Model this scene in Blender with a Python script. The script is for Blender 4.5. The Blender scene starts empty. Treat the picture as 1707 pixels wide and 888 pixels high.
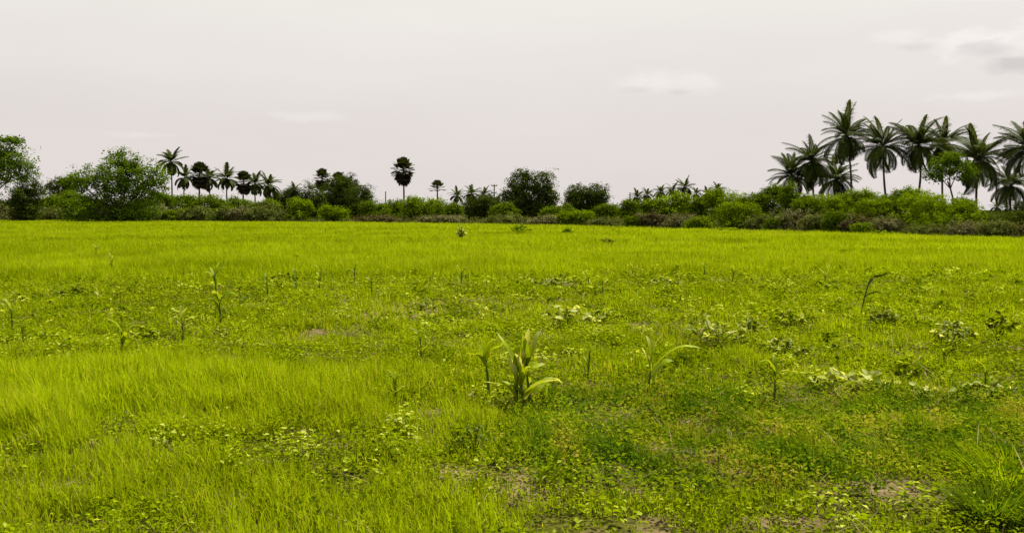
import bpy, math
import numpy as np
R = math.radians
scene = bpy.context.scene
COL = scene.collection

# ------------------------------------------------------------------ camera, sky, sun, exposure
F = 1478.0; CX, CY = 853.5, 444.0; HOR = 350.0; EYE = 1.6
PITCH = math.atan((CY-HOR)/F)
cam = bpy.data.cameras.new('camera'); camo = bpy.data.objects.new('camera', cam); COL.objects.link(camo)
cam.sensor_width = 36; cam.lens = F/1707*36; cam.clip_start = .05; cam.clip_end = 20000
camo.location = (0, 0, EYE); camo.rotation_euler = (math.pi/2-PITCH, 0, 0)
scene.camera = camo
scene.view_settings.view_transform = 'Standard'; scene.view_settings.look = 'None'
scene.view_settings.gamma = 1; scene.view_settings.use_curve_mapping = False
scene.view_settings.exposure = 1.0
scene.cycles.max_bounces = 6; scene.cycles.diffuse_bounces = 3; scene.cycles.transmission_bounces = 4

SUN_EL, SUN_AZ = 62, 46            # degrees; azimuth from straight ahead (+Y) towards the right (+X)
def ray(px, py):
    a, b = (px-CX)/F, (CY-py)/F
    c, s = math.cos(PITCH), math.sin(PITCH)
    return np.array([a, c+b*s, -s+b*c])
def at(px, py, d):                 # point seen at a pixel, d metres ahead
    r = ray(px, py); return np.array([0, 0, EYE]) + r*(d/r[1])
def dist_of(py):                   # distance ahead of the flat ground seen at a picture row
    r = ray(CX, py); return -EYE/r[2]*r[1]

def build_world():
    w = bpy.data.worlds.new('World'); scene.world = w; w.use_nodes = True
    nt = w.node_tree; nt.nodes.clear(); N = nt.nodes.new; L = nt.links.new
    out = N('ShaderNodeOutputWorld'); bg = N('ShaderNodeBackground'); bg.inputs[1].default_value = .1
    L(bg.outputs[0], out.inputs[0])
    sky = N('ShaderNodeTexSky'); sky.sky_type = 'NISHITA'; sky.sun_disc = False
    sky.sun_elevation = R(SUN_EL); sky.sun_rotation = R(SUN_AZ); sky.dust_density = 4
    tc = N('ShaderNodeTexCoord'); sep = N('ShaderNodeSeparateXYZ'); L(tc.outputs['Generated'], sep.inputs[0])
    def math_(op, a, b=None, c=None):
        n = N('ShaderNodeMath'); n.operation = op
        for i, v in enumerate((a, b, c)):
            if v is None: continue
            if isinstance(v, (int, float)): n.inputs[i].default_value = v
            else: L(v, n.inputs[i])
        return n.outputs[0]
    def mix(fac, a, b):
        n = N('ShaderNodeMix'); n.data_type = 'RGBA'
        for s, v in ((n.inputs[0], fac), (n.inputs[6], a), (n.inputs[7], b)):
            if isinstance(v, (int, float)): s.default_value = v
            elif isinstance(v, tuple): s.default_value = (*v, 1)
            else: L(v, s)
        return n.outputs[2]
    rmp = N('ShaderNodeValToRGB'); L(sep.outputs[2], rmp.inputs[0])
    e = rmp.color_ramp.elements
    e[0].position = 0; e[0].color = (.384, .354, .343, 1)
    e[1].position = .30; e[1].color = (.44, .425, .395, 1)
    x = e.new(.10); x.color = (.390, .362, .350, 1)
    x = e.new(.17); x.color = (.416, .392, .375, 1)
    x = e.new(.225); x.color = (.432, .414, .385, 1)
    # soft uneven veil over the whole sky
    mp = N('ShaderNodeMapping'); mp.inputs[3].default_value = (2, 2, 9); L(tc.outputs['Generated'], mp.inputs[0])
    nz = N('ShaderNodeTexNoise'); nz.inputs['Scale'].default_value = 1.7; nz.inputs['Detail'].default_value = 5
    L(mp.outputs[0], nz.inputs['Vector'])
    veil = math_('MULTIPLY_ADD', nz.outputs[0], .12, .94)
    vm = N('ShaderNodeVectorMath'); vm.operation = 'SCALE'; L(rmp.outputs[0], vm.inputs[0]); L(veil, vm.inputs[3])
    col = vm.outputs[0]
    # two small cumulus banks, placed by direction on the dome
    nz2 = N('ShaderNodeTexNoise'); nz2.inputs['Scale'].default_value = 26; nz2.inputs['Detail'].default_value = 6
    nz2.inputs['Roughness'].default_value = .55
    mp2 = N('ShaderNodeMapping'); mp2.inputs[3].default_value = (1, 1, 2.2); L(tc.outputs['Generated'], mp2.inputs[0]); L(mp2.outputs[0], nz2.inputs['Vector'])
    az = math_('ARCTAN2', sep.outputs[0], sep.outputs[1]); el = math_('ARCSINE', sep.outputs[2])
    def blob(px, py, rx, ry, soft, amp=2.6):
        r = ray(px, py); r = r/np.linalg.norm(r)
        a0, e0 = math.atan2(r[0], r[1]), math.asin(r[2])
        da = math_('DIVIDE', math_('SUBTRACT', az, a0), rx/F); de = math_('DIVIDE', math_('SUBTRACT', el, e0), ry/F)
        q = math_('SQRT', math_('ADD', math_('MULTIPLY', da, da), math_('MULTIPLY', de, de)))
        q = math_('ADD', q, math_('MULTIPLY', math_('SUBTRACT', nz2.outputs[0], .5), amp))
        n = N('ShaderNodeMapRange'); n.interpolation_type = 'SMOOTHSTEP'
        L(q, n.inputs[0]); n.inputs[1].default_value = 1.0; n.inputs[2].default_value = 1-soft; n.inputs[3].default_value = 0; n.inputs[4].default_value = 1
        return n.outputs[0]
    def cloud(b, c, k):
        nonlocal col
        col = mix(math_('MULTIPLY', b, k), col, c)
    white = (.475, .45, .43); grey = (.29, .268, .272)
    cloud(blob(1105, 136, 96, 26, 1.2), white, .6)
    cloud(blob(1062, 151, 34, 8, .95), grey, .25); cloud(blob(1130, 154, 24, 7, .95), grey, .32)
    cloud(blob(1670, 66, 118, 38, .85), white, .75)
    cloud(blob(1500, 60, 55, 18, .9), white, .45); cloud(blob(1525, 80, 40, 9, .9), grey, .25)
    cloud(blob(1650, 84, 50, 16, .8), grey, .5); cloud(blob(1695, 106, 52, 15, .95), grey, .7)
    cloud(blob(1640, 160, 110, 10, .9), white, .4); cloud(blob(505, 195, 90, 12, .9), white, .3)
    cloud(blob(240, 225, 60, 8, .9), white, .35)
    sc = N('ShaderNodeVectorMath'); sc.operation = 'SCALE'; L(col, sc.inputs[0]); sc.inputs[3].default_value = 10
    L(mix(.03, sc.outputs[0], sky.outputs[0]), bg.inputs[0])
build_world()

sd = bpy.data.lights.new('sun', 'SUN'); sd.energy = 5.0; sd.angle = R(.6); sd.color = (1, .95, .86)
so = bpy.data.objects.new('sun', sd); COL.objects.link(so)
so.rotation_euler = (R(-(90-SUN_EL)), 0, R(-SUN_AZ)); so.location = (30, 60, 80)

# ------------------------------------------------------------------ helpers
def rng(seed): return np.random.default_rng(seed)
def vnoise(x, y, seed=0):
    x = np.asarray(x, float); y = np.asarray(y, float)
    xi = np.floor(x).astype(np.int64); yi = np.floor(y).astype(np.int64); u = x-xi; v = y-yi
    u = u*u*(3-2*u); v = v*v*(3-2*v)
    def h(a, b):
        n = (a*374761393 + b*668265263 + seed*974634777) & 0xffffffff
        n = ((n ^ (n >> 13))*1274126177) & 0xffffffff
        return ((n ^ (n >> 16)) & 0xffff)/65535.
    return (h(xi, yi)*(1-u)+h(xi+1, yi)*u)*(1-v)+(h(xi, yi+1)*(1-u)+h(xi+1, yi+1)*u)*v
def fbm(x, y, seed=0):
    return .5*vnoise(x, y, seed)+.3*vnoise(x*2.1, y*2.1, seed+7)+.2*vnoise(x*4.3, y*4.3, seed+13)
def sst(a, b, x):
    t = np.clip((np.asarray(x, float)-a)/(b-a), 0, 1); return t*t*(3-2*t)
def ground_z(x, y):
    d = np.hypot(x, y)
    return (.09*(fbm(np.asarray(x)*.35, np.asarray(y)*.35, 3)-.5)+.05*(fbm(np.asarray(x)*1.7, np.asarray(y)*1.7, 5)-.5))*sst(1, 4, d)*(1-sst(25, 60, d))
EDGE_X = [-600, 0, 300, 600, 850, 1050, 1200, 1400, 1550, 1707, 2300]
EDGE_Y = [367, 368, 369.5, 372, 375.5, 379.5, 384, 390, 395, 399, 408]
def edge_dist(x, y):               # how far ahead the field edge is, in the direction of (x, y)
    px = CX+F*np.asarray(x)/np.maximum(np.asarray(y), .1)
    return EYE*F/(np.interp(px, EDGE_X, EDGE_Y)-HOR)

class MB:
    def __init__(s): s.V = []; s.T = []; s.F = {}; s.n = 0
    def add(s, V, faces, tint=.5):
        V = np.asarray(V, float).reshape(-1, 3)
        s.V.append(V); s.T.append(np.broadcast_to(np.asarray(tint, float), (len(V),)))
        for f in faces:
            f = np.asarray(f, np.int64)
            if len(f): s.F.setdefault(f.shape[1], []).append(f+s.n)
        s.n += len(V)
    def mesh(s, name, mat, smooth=False):
        me = bpy.data.meshes.new(name)
        V = np.concatenate(s.V); T = np.concatenate(s.T)
        me.vertices.add(len(V)); me.vertices.foreach_set('co', V.astype(np.float32).ravel())
        loops = []; tot = []
        for k, fl in s.F.items():
            f = np.concatenate(fl); loops.append(f.ravel()); tot.append(np.full(len(f), k))
        loops = np.concatenate(loops); tot = np.concatenate(tot)
        me.loops.add(len(loops)); me.loops.foreach_set('vertex_index', loops.astype(np.int32))
        me.polygons.add(len(tot)); st = np.concatenate([[0], np.cumsum(tot)[:-1]])
        me.polygons.foreach_set('loop_start', st.astype(np.int32)); me.polygons.foreach_set('loop_total', tot.astype(np.int32))
        if smooth: me.polygons.foreach_set('use_smooth', np.ones(len(tot), bool))
        a = me.attributes.new('tint', 'FLOAT', 'POINT'); a.data.foreach_set('value', T.astype(np.float32))
        me.update(calc_edges=True); me.materials.append(mat)
        return me
    def build(s, name, mat, parent=None, smooth=False):
        return link(name, s.mesh(name, mat, smooth), parent)
def link(name, me, parent=None):
    o = bpy.data.objects.new(name, me); COL.objects.link(o)
    if parent: o.parent = parent
    return o
def tag(o, label, cat, group=None, kind=None):
    if label: o['label'] = label
    if cat: o['category'] = cat
    if group: o['group'] = group
    if kind: o['kind'] = kind
    return o
def thing(name, loc, label, cat, group=None):
    o = bpy.data.objects.new(name, None); COL.objects.link(o); o.location = loc; o.empty_display_size = .3
    return tag(o, label, cat, group)

def blades(mb, P, h, w, az, lean, curve, seg, tint):
    n = len(P); d = np.stack([np.cos(az), np.sin(az), 0*az], 1); s = np.stack([-np.sin(az), np.cos(az), 0*az], 1)
    ts = np.linspace(0, 1, seg+1); Vs = []
    for t in ts:
        c = P + d*(h*(lean*t+curve*t*t))[:, None]
        c[:, 2] += h*(t-.45*curve*t*t)
        if t < 1:
            ww = (w*(1-.75*t**1.6)*.5)[:, None]*s
            Vs += [c-ww, c+ww]
        else: Vs.append(c)
    k = len(Vs); V = np.stack(Vs, 1).reshape(-1, 3); b = np.arange(n)*k
    q = [np.stack([b+2*i, b+2*i+1, b+2*i+3, b+2*i+2], 1) for i in range(seg-1)]
    t3 = np.stack([b+2*seg-2, b+2*seg-1, b+2*seg], 1)
    mb.add(V, q+[t3], np.repeat(tint, k))
def unit(v): return v/np.maximum(np.linalg.norm(v, axis=-1, keepdims=True), 1e-9)
def leaves(mb, P, size, nrm, aspect, tint, r, fold=.15, direction=None):
    n = len(P); size = np.broadcast_to(size, (n,)); nrm = unit(nrm)
    a = unit(np.cross(nrm, r.normal(size=(n, 3)))) if direction is None else unit(direction-nrm*np.sum(direction*nrm, 1, keepdims=True))
    b = np.cross(nrm, a); S = size[:, None]
    V = np.stack([P, P+a*S*.45+b*S*aspect*.5+nrm*S*fold, P+a*S, P+a*S*.45-b*S*aspect*.5+nrm*S*fold], 1)
    i = np.arange(n)*4
    mb.add(V.reshape(-1, 3), [np.stack([i, i+1, i+2], 1), np.stack([i, i+2, i+3], 1)], np.repeat(np.broadcast_to(tint, (n,)), 4))
def tube(mb, pts, rad, sides=7, tint=.5):
    pts = np.asarray(pts, float); rad = np.broadcast_to(rad, (len(pts),))
    tg = unit(np.gradient(pts, axis=0)); up = np.array([.31, .95, .05])
    a = unit(np.cross(tg, up)); b = np.cross(tg, a)
    th = np.arange(sides)*2*math.pi/sides
    V = pts[:, None]+rad[:, None, None]*(np.cos(th)[None, :, None]*a[:, None]+np.sin(th)[None, :, None]*b[:, None])
    m = len(pts); f = []
    for i in range(m-1):
        for j in range(sides):
            k = (j+1) % sides; f.append((i*sides+j, i*sides+k, (i+1)*sides+k, (i+1)*sides+j))
    mb.add(V.reshape(-1, 3), [f], tint)
def strip(mb, pts, wid, side, tint=.5, fold=.25):
    """a leaf blade with a midrib fold: pts centre line, wid full widths, side = sideways direction(s)"""
    pts = np.asarray(pts, float); n = len(pts); side = np.broadcast_to(np.asarray(side, float), (n, 3))
    tg = unit(np.gradient(pts, axis=0)); side = unit(side-tg*np.sum(side*tg, 1, keepdims=True)); nr = np.cross(tg, side)
    w = np.asarray(wid)[:, None]*.5
    V = np.stack([pts-side*w+nr*w*fold, pts, pts+side*w+nr*w*fold], 1).reshape(-1, 3)
    f = []
    for i in range(n-1):
        a = i*3; f += [(a, a+1, a+4, a+3), (a+1, a+2, a+5, a+4)]
    mb.add(V, [f], tint)

# ------------------------------------------------------------------ materials
def leaf_mat(name, c0, c1, c2=None, trans=.45, rough=.55, spec=.25, ttint=(1.25, 1.1, .6), vary=6.):
    m = bpy.data.materials.new(name); m.use_nodes = True; nt = m.node_tree; nt.nodes.clear(); N = nt.nodes.new; L = nt.links.new
    at_ = N('ShaderNodeAttribute'); at_.attribute_name = 'tint'
    rp = N('ShaderNodeValToRGB'); e = rp.color_ramp.elements
    e[0].color = (*c0, 1); e[1].color = (*c1, 1)
    if c2: e[1].position = .75; x = e.new(1.); x.color = (*c2, 1)
    L(at_.outputs['Fac'], rp.inputs[0])
    tc = N('ShaderNodeTexCoord'); nz = N('ShaderNodeTexNoise'); nz.inputs['Scale'].default_value = vary; nz.inputs['Detail'].default_value = 3
    L(tc.outputs['Object'], nz.inputs['Vector'])
    hs = N('ShaderNodeHueSaturation'); mr = N('ShaderNodeMapRange'); L(nz.outputs[0], mr.inputs[0])
    mr.inputs[1].default_value = .3; mr.inputs[2].default_value = .7; mr.inputs[3].default_value = .8; mr.inputs[4].default_value = 1.2
    L(mr.outputs[0], hs.inputs['Value']); L(rp.outputs[0], hs.inputs['Color'])
    if spec:
        p = N('ShaderNodeBsdfPrincipled'); p.inputs['Roughness'].default_value = rough; p.inputs['Specular IOR Level'].default_value = spec
        L(hs.outputs[0], p.inputs['Base Color'])
    else:
        p = N('ShaderNodeBsdfDiffuse'); L(hs.outputs[0], p.inputs[0])
    t = N('ShaderNodeBsdfTranslucent'); mu = N('ShaderNodeMix'); mu.data_type = 'RGBA'; mu.blend_type = 'MULTIPLY'; mu.inputs[0].default_value = 1
    L(hs.outputs[0], mu.inputs[6]); mu.inputs[7].default_value = (*ttint, 1); L(mu.outputs[2], t.inputs[0])
    ms = N('ShaderNodeMixShader'); ms.inputs[0].default_value = trans; L(p.outputs[0], ms.inputs[1]); L(t.outputs[0], ms.inputs[2])
    o = N('ShaderNodeOutputMaterial'); L(ms.outputs[0], o.inputs[0])
    return m
def bark_mat(name, c0, c1, scale=6, ring=0):
    m = bpy.data.materials.new(name); m.use_nodes = True; nt = m.node_tree; N = nt.nodes.new; L = nt.links.new
    p = nt.nodes['Principled BSDF']; p.inputs['Roughness'].default_value = .9; p.inputs['Specular IOR Level'].default_value = .1
    tc = N('ShaderNodeTexCoord'); nz = N('ShaderNodeTexNoise'); nz.inputs['Scale'].default_value = scale; nz.inputs['Detail'].default_value = 6
    mp = N('ShaderNodeMapping'); mp.inputs[3].default_value = (1, 1, 3 if ring else .4); L(tc.outputs['Object'], mp.inputs[0]); L(mp.outputs[0], nz.inputs['Vector'])
    rp = N('ShaderNodeValToRGB'); e = rp.color_ramp.elements; e[0].position = .35; e[1].position = .7; e[0].color = (*c0, 1); e[1].color = (*c1, 1)
    L(nz.outputs[0], rp.inputs[0]); L(rp.outputs[0], p.inputs['Base Color'])
    bm = N('ShaderNodeBump'); bm.inputs['Strength'].default_value = .6; L(nz.outputs[0], bm.inputs['Height']); L(bm.outputs[0], p.inputs['Normal'])
    return m
M = dict(
    grass=leaf_mat('grass_blade', (.042, .070, .0008), (.228, .305, .001), (.33, .30, .03), trans=.5, vary=.35, spec=0, ttint=(1.15, 1.12, .5)),
    cover=leaf_mat('ground_cover_leaf', (.032, .058, .001), (.22, .28, .002), (.42, .46, .08), trans=.45, rough=.4, spec=0, vary=.6, ttint=(1.15, 1.12, .5)),
    patch=leaf_mat('mixed_short_growth', (.045, .095, .003), (.19, .235, .005), (.28, .235, .03), trans=.42, vary=1.2, spec=0, ttint=(1.1, 1.12, .6)),
    dry=leaf_mat('dry_stalk', (.13, .10, .035), (.26, .21, .09), trans=.2, vary=2, spec=.05),
    maize=leaf_mat('maize_leaf', (.09, .15, .002), (.25, .33, .005), (.42, .44, .12), trans=.5, rough=.5, spec=.07),
    stalk=leaf_mat('maize_stalk', (.04, .06, .006), (.09, .12, .012), trans=.0, rough=.5, spec=.15),
    weed=leaf_mat('weed_leaf', (.07, .11, .002), (.20, .25, .006), (.46, .50, .16), trans=.48, rough=.42, spec=.05),
    bush_light=leaf_mat('bush_leaf_light', (.05, .095, .002), (.18, .26, .004), trans=.35, vary=.8, spec=0),
    bush_mid=leaf_mat('bush_leaf_mid', (.04, .075, .003), (.12, .18, .005), trans=.3, vary=.8, spec=0),
    tree_green=leaf_mat('tree_leaf_green', (.035, .07, .003), (.11, .18, .006), trans=.35, vary=.5, spec=0),
    tree_dark=leaf_mat('tree_leaf_dark', (.024, .038, .004), (.066, .095, .010), trans=.25, vary=.5, spec=0),
    dry_scrub=leaf_mat('dry_scrub_twig', (.07, .066, .022), (.19, .185, .08), trans=.15, vary=1, spec=0),
    olive_scrub=leaf_mat('olive_scrub_twig', (.05, .064, .012), (.14, .16, .035), trans=.2, vary=1, spec=0),
    brown_scrub=leaf_mat('brown_scrub_twig', (.04, .036, .012), (.12, .105, .04), trans=.15, vary=1, spec=0),
    palm=leaf_mat('palm_leaflet', (.018, .030, .003), (.060, .082, .010), trans=.28, rough=.55, spec=.04, vary=.8),
    fan=leaf_mat('fan_palm_leaf', (.018, .026, .005), (.050, .060, .012), trans=.15, rough=.5, spec=.15, vary=.8),
    skirt=leaf_mat('dead_palm_leaf', (.02, .016, .009), (.045, .035, .02), trans=.1, vary=1, spec=.05),
    bark=bark_mat('tree_bark', (.03, .024, .018), (.09, .075, .055)),
    palm_bark=bark_mat('palm_bark', (.035, .028, .022), (.10, .085, .07), ring=1),
    concrete=bark_mat('pole_concrete', (.16, .15, .14), (.28, .27, .25)),
    iron=bark_mat('iron_crossarm', (.05, .045, .04), (.10, .09, .08)),
)
def ground_mat():
    m = bpy.data.materials.new('field_soil'); m.use_nodes = True; nt = m.node_tree; N = nt.nodes.new; L = nt.links.new
    p = nt.nodes['Principled BSDF']; p.inputs['Roughness'].default_value = 1; p.inputs['Specular IOR Level'].default_value = 0
    tc = N('ShaderNodeTexCoord')
    def noise(s, d=6):
        n = N('ShaderNodeTexNoise'); n.inputs['Scale'].default_value = s; n.inputs['Detail'].default_value = d; L(tc.outputs['Object'], n.inputs['Vector']); return n.outputs[0]
    def ramp(v, stops):
        r = N('ShaderNodeValToRGB'); e = r.color_ramp.elements
        for i, (q, c) in enumerate(stops):
            x = e[i] if i < 2 else e.new(q)
            x.position = q; x.color = (*c, 1)
        L(v, r.inputs[0]); return r.outputs[0]
    def mix(f, a, b):
        n = N('ShaderNodeMix'); n.data_type = 'RGBA'; L(f, n.inputs[0]); L(a, n.inputs[6]); L(b, n.inputs[7]); return n.outputs[2]
    soil = ramp(noise(3.5, 10), [(.3, (.05, .034, .016)), (.7, (.24, .165, .095))])
    gap_shade_green = ramp(noise(26, 12), [(.34, (.012, .016, .002)), (.66, (.085, .085, .012))])  # ground green kept dark: shade in gaps between plants put into the colour
    thatch = mix(ramp(noise(1.1, 8), [(.36, (0, 0, 0)), (.48, (1, 1, 1))]), soil, gap_shade_green)
    far = ramp(noise(.6, 8), [(.3, (.075, .10, .002)), (.7, (.11, .14, .002))])
    a1 = N('ShaderNodeAttribute'); a1.attribute_name = 'tint'
    a2 = N('ShaderNodeAttribute'); a2.attribute_name = 'inside'
    base = mix(a1.outputs['Fac'], thatch, far)
    a3 = N('ShaderNodeAttribute'); a3.attribute_name = 'soil'
    clod = ramp(noise(38, 12), [(.3, (.06, .042, .022)), (.68, (.21, .15, .085))])
    base = mix(a3.outputs['Fac'], base, clod)
    waste = ramp(noise(.25, 8), [(.35, (.02, .022, .006)), (.65, (.045, .048, .012))])
    L(mix(a2.outputs['Fac'], waste, base), p.inputs['Base Color'])
    b = N('ShaderNodeBump'); b.inputs['Strength'].default_value = .7; b.inputs['Distance'].default_value = .03; L(noise(22, 14), b.inputs['Height']); L(b.outputs[0], p.inputs['Normal'])
    return m

def pxpy(x, y): return CX+F*x/y, HOR+F*EYE/y
def zones(x, y):
    """tall = knee-high grass, patch = mixed dark low growth on the right, bare = soil spots"""
    jx = (fbm(x*.5, y*.5, 21)-.5)*3; jy = (fbm(x*.5, y*.5, 22)-.5)*3
    X, Y = x+jx, y+jy
    left = (1-sst(-2.6, -.2, X-(.06*Y)))*sst(5.6, 6.8, Y)*(1-sst(7.9, 9.6, Y))
    far = sst(18, 25, Y+np.clip(-X*.25, -2, 4))
    tall = np.maximum(left*.9, far)
    patch = sst(-.3, .6, x+jx*.35)*(1-sst(3.9, 4.7, x+jx*.3))*sst(4.55, 5.0, y+jy*.12)*(1-sst(7.2, 8.2, y+jy*.35))
    px, py = pxpy(x, y)
    bare = sst(.66, .74, fbm(x*.9, y*.9, 31))*sst(7, 10, y)*(1-sst(15, 20, y))*.3
    bare = np.maximum(bare, sst(.60, .68, fbm(x*1.3, y*1.3, 33))*(1-sst(6.5, 8, y))*.3)
    g = lambda a, b, sa, sb: np.exp(-((x-a)/sa)**2-((y-b)/sb)**2)
    bare = np.maximum(bare, np.clip((.9*g(2.08, 4.98, .30, .2)+.8*g(.12, 4.92, .2, .12)+.5*g(.62, 4.86, .3, .1))*np.clip(3.2*fbm(x*4.1, y*4.1, 35)-.75, 0, 1.5)+1.1*g(-1.5, 13.5, 1.1, 1.6)*0+.9*g(-1.3, 14.4, 1.2, 1.5), 0, 1))
    return tall, patch, np.clip(bare, 0, 1)
# ------------------------------------------------------------------ the ground: one sheet to the horizon
def build_ground():
    rad = np.concatenate([[0.01], np.geomspace(.6, 60, 150), np.geomspace(63, 9000, 60)]); ang = np.linspace(0, 2*math.pi, 361)[:-1]
    Rr, A = np.meshgrid(rad, ang, indexing='ij'); X = Rr*np.sin(A); Y = Rr*np.cos(A); Z = ground_z(X, Y)
    n, m = Rr.shape; idx = np.arange(n*m).reshape(n, m); nx = np.roll(idx, -1, 1)
    q = np.stack([idx[:-1], nx[:-1], nx[1:], idx[1:]], -1).reshape(-1, 4)[:, ::-1]
    mb = MB(); mb.add(np.stack([X, Y, Z], -1).reshape(-1, 3), [q], sst(14, 30, Rr).ravel())
    me = mb.mesh('field', ground_mat(), True)
    ins = 1-sst(-1, 1.5, (Y-edge_dist(X, Y))); ins[Y < 1] = 1
    a = me.attributes.new('inside', 'FLOAT', 'POINT'); a.data.foreach_set('value', ins.ravel().astype(np.float32))
    a = me.attributes.new('soil', 'FLOAT', 'POINT'); a.data.foreach_set('value', (zones(X, np.maximum(Y, .5))[2]*(Y > 1)*(1-zones(X, np.maximum(Y, .5))[0])).ravel().astype(np.float32))
    tag(link('field', me), None, None, None, 'structure')
build_ground()

# ------------------------------------------------------------------ grass and ground cover: what nobody could count
def scatter(r, d0, d1, dens, half=.66):
    """points in the wedge in front of the camera, dens per square metre"""
    area = half*(d1*d1-d0*d0); n = int(area*dens)
    y = np.sqrt(r.uniform(d0*d0, d1*d1, n)); x = r.uniform(-half, half, n)*y
    return x, y
def build_grass():
    r = rng(1); mb = MB(); mt = MB(); dr = MB()
    for d0, d1, dens, w, seg in ((3.0, 7, 5200, .0062, 4), (7, 11, 3400, .0078, 3), (11, 18, 1500, .011, 3), (18, 32, 700, .011, 2), (32, 60, 260, .018, 2), (60, 140, 60, .035, 2)):
        x, y = scatter(r, d0, d1, dens); n = len(x)
        tall, patch, bare = zones(x, y)
        clump = fbm(x*3.2, y*3.2, 41)
        big = fbm(x*.35, y*.35, 42)
        keep = r.random(n) < np.clip(.30+.75*tall+.25*(clump-.4)*4*(1-tall)+.15*patch, .05, 1)*(1-.93*bare)*np.clip(sst(.34, .58, clump)+tall*.6, .08, 1)
        keep &= y < edge_dist(x, y)+5*(fbm(x*.25, y*0, 71)-.5)+r.normal(0, 1., n)
        x, y, tall, patch, clump, big, bare = (v[keep] for v in (x, y, tall, patch, clump, big, bare)); n = len(x)
        h = (.05+.19*clump*clump+.02+.20*tall*(.55+.8*(clump-.25))+.05*(big-.5))*r.uniform(.55, 1.3, n)*(1-.05*patch)
        h *= np.where(y > 25, .8, 1)*(1-.55*sst(-.2, .4, x)*(1-sst(4.9, 5.6, y)))
        h *= .62+.85*fbm(x*.3, y*.3, 49)*np.where(y > 11, 1, .9)
        P = np.stack([x, y, ground_z(x, y)-.01], 1)
        az = r.uniform(0, 2*math.pi, n)*.75+.6*math.pi*fbm(x*.8, y*.8, 43)
        tint = np.clip(-.26+.70*fbm(x*.55, y*.3, 44)+.85*fbm(x*.06, y*.16, 46)+.55*(clump-.5)+r.normal(0, .2, n)+.12*tall, 0, .78)
        dead = r.random(n) < .09+.10*sst(.55, .7, fbm(x*.3, y*.25, 72))+.08*bare+.05*(fbm(x*.8, y*.8, 45) > .6)
        tint[dead] = r.uniform(.85, 1, dead.sum())
        pm = patch > r.random(n)
        wv = w*r.uniform(.6, 1.4, n); lean = r.normal(.12, .22, n); cur = np.abs(r.normal(.25, .3, n))
        for sel, b in ((~pm, mb), (pm, mt)):
            tt = tint[sel] if b is mb else np.clip(fbm(x[sel]*5.5, y[sel]*4, 47)*1.7-.42+r.normal(0, .22, sel.sum()), 0, 1)
            blades(b, P[sel], h[sel], wv[sel], az[sel], lean[sel], cur[sel], seg, tt)
    tag(mb.build('grass', M['grass']), 'bright yellow green grass covering the open field', 'grass', None, 'stuff')
    # mixed low growth, right foreground: small leaves among its blades
    x, y = scatter(r, 4.2, 8.6, 2600); tall, patch, bare = zones(x, y); k = (patch > r.random(len(x))) & (bare < r.random(len(x))*1.2); x, y = x[k], y[k]; n = len(x)
    P = np.stack([x, y, ground_z(x, y)+r.uniform(.01, .13, n)*(.5+fbm(x*2.5, y*2.5, 48))], 1)
    leaves(mt, P, r.uniform(.018, .042, n), np.stack([r.normal(0, .5, n), r.normal(-.1, .5, n), np.ones(n)], 1), .6,
           np.clip(fbm(x*5.5, y*4, 47)*1.7-.45+r.normal(0, .22, n), 0, 1), r)
    tag(mt.build('short_weeds', M['patch']), 'patch of short mixed dark green and rusty growth in the right foreground', 'weeds', None, 'stuff')
    # creeping small leaved cover over the middle and near ground
    c = MB()
    for d0, d1, dens, s in ((3.2, 7, 2300, .026), (7, 12, 1500, .034), (12, 20, 620, .05), (20, 30, 160, .07)):
        x, y = scatter(r, d0, d1, dens); n = len(x); tall, patch, bare = zones(x, y); cl = fbm(x*1.6, y*1.6, 51)
        k = r.random(n) < np.clip(sst(.36, .62, cl)*1.3+.12, 0, 1)*(1-.75*tall)*(1-patch)*(1-.8*bare); x, y, cl = x[k], y[k], cl[k]; n = len(x)
        P = np.stack([x, y, ground_z(x, y)+.02+r.random(n)**1.4*(.04+.24*np.clip(cl-.3, 0, 1))], 1)
        leaves(c, P, s*r.uniform(.6, 1.5, n), np.stack([r.normal(0, .4, n), r.normal(.1, .4, n), np.ones(n)], 1), .62,
               np.clip(.15+.55*fbm(x*.7, y*.7, 52)+r.normal(0, .22, n), 0, 1), r)
    # low leafy clumps that rise over the mat and throw small shadows
    for d0, d1, dens, s, k in ((3.4, 7, 4.5, .030, 60), (7, 13, 4.2, .042, 46), (13, 24, 2.2, .062, 30), (24, 34, .5, .09, 20)):
        x, y = scatter(r, d0, d1, dens); tall, patch, bare = zones(x, y); ok = r.random(len(x)) < (1-.8*tall)*(1-.7*patch)*np.clip(.25+1.5*(fbm(x*.45, y*.45, 55)-.35)+.25*(x > -1), .1, 1); x, y = x[ok], y[ok]; n = len(x)
        rad = r.uniform(.07, .24, n); hh = r.uniform(.05, .22, n); tn = np.clip(r.normal(.36, .30, n), 0, .85)
        a = r.uniform(0, 6.28, n*k); q = np.sqrt(r.random(n*k)); X = np.repeat(x, k)+np.cos(a)*q*np.repeat(rad, k); Y = np.repeat(y, k)+np.sin(a)*q*np.repeat(rad, k)
        Z = ground_z(X, Y)+.03+np.repeat(hh, k)*(1-.6*q*q)*r.uniform(.45, 1.1, n*k)
        leaves(c, np.stack([X, Y, Z], 1), s*r.uniform(.6, 1.6, n*k), np.stack([np.cos(a)*q*.5+r.normal(0, .3, n*k), np.sin(a)*q*.5+r.normal(.05, .3, n*k), np.ones(n*k)], 1), .66,
               np.clip(np.repeat(tn, k)+r.normal(0, .2, n*k)+.25*(r.random(n*k) < .12), 0, 1), r)
    tag(c.build('ground_cover', M['cover']), 'creeping small leaved weeds spread between the grass', 'weeds', None, 'stuff')
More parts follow.
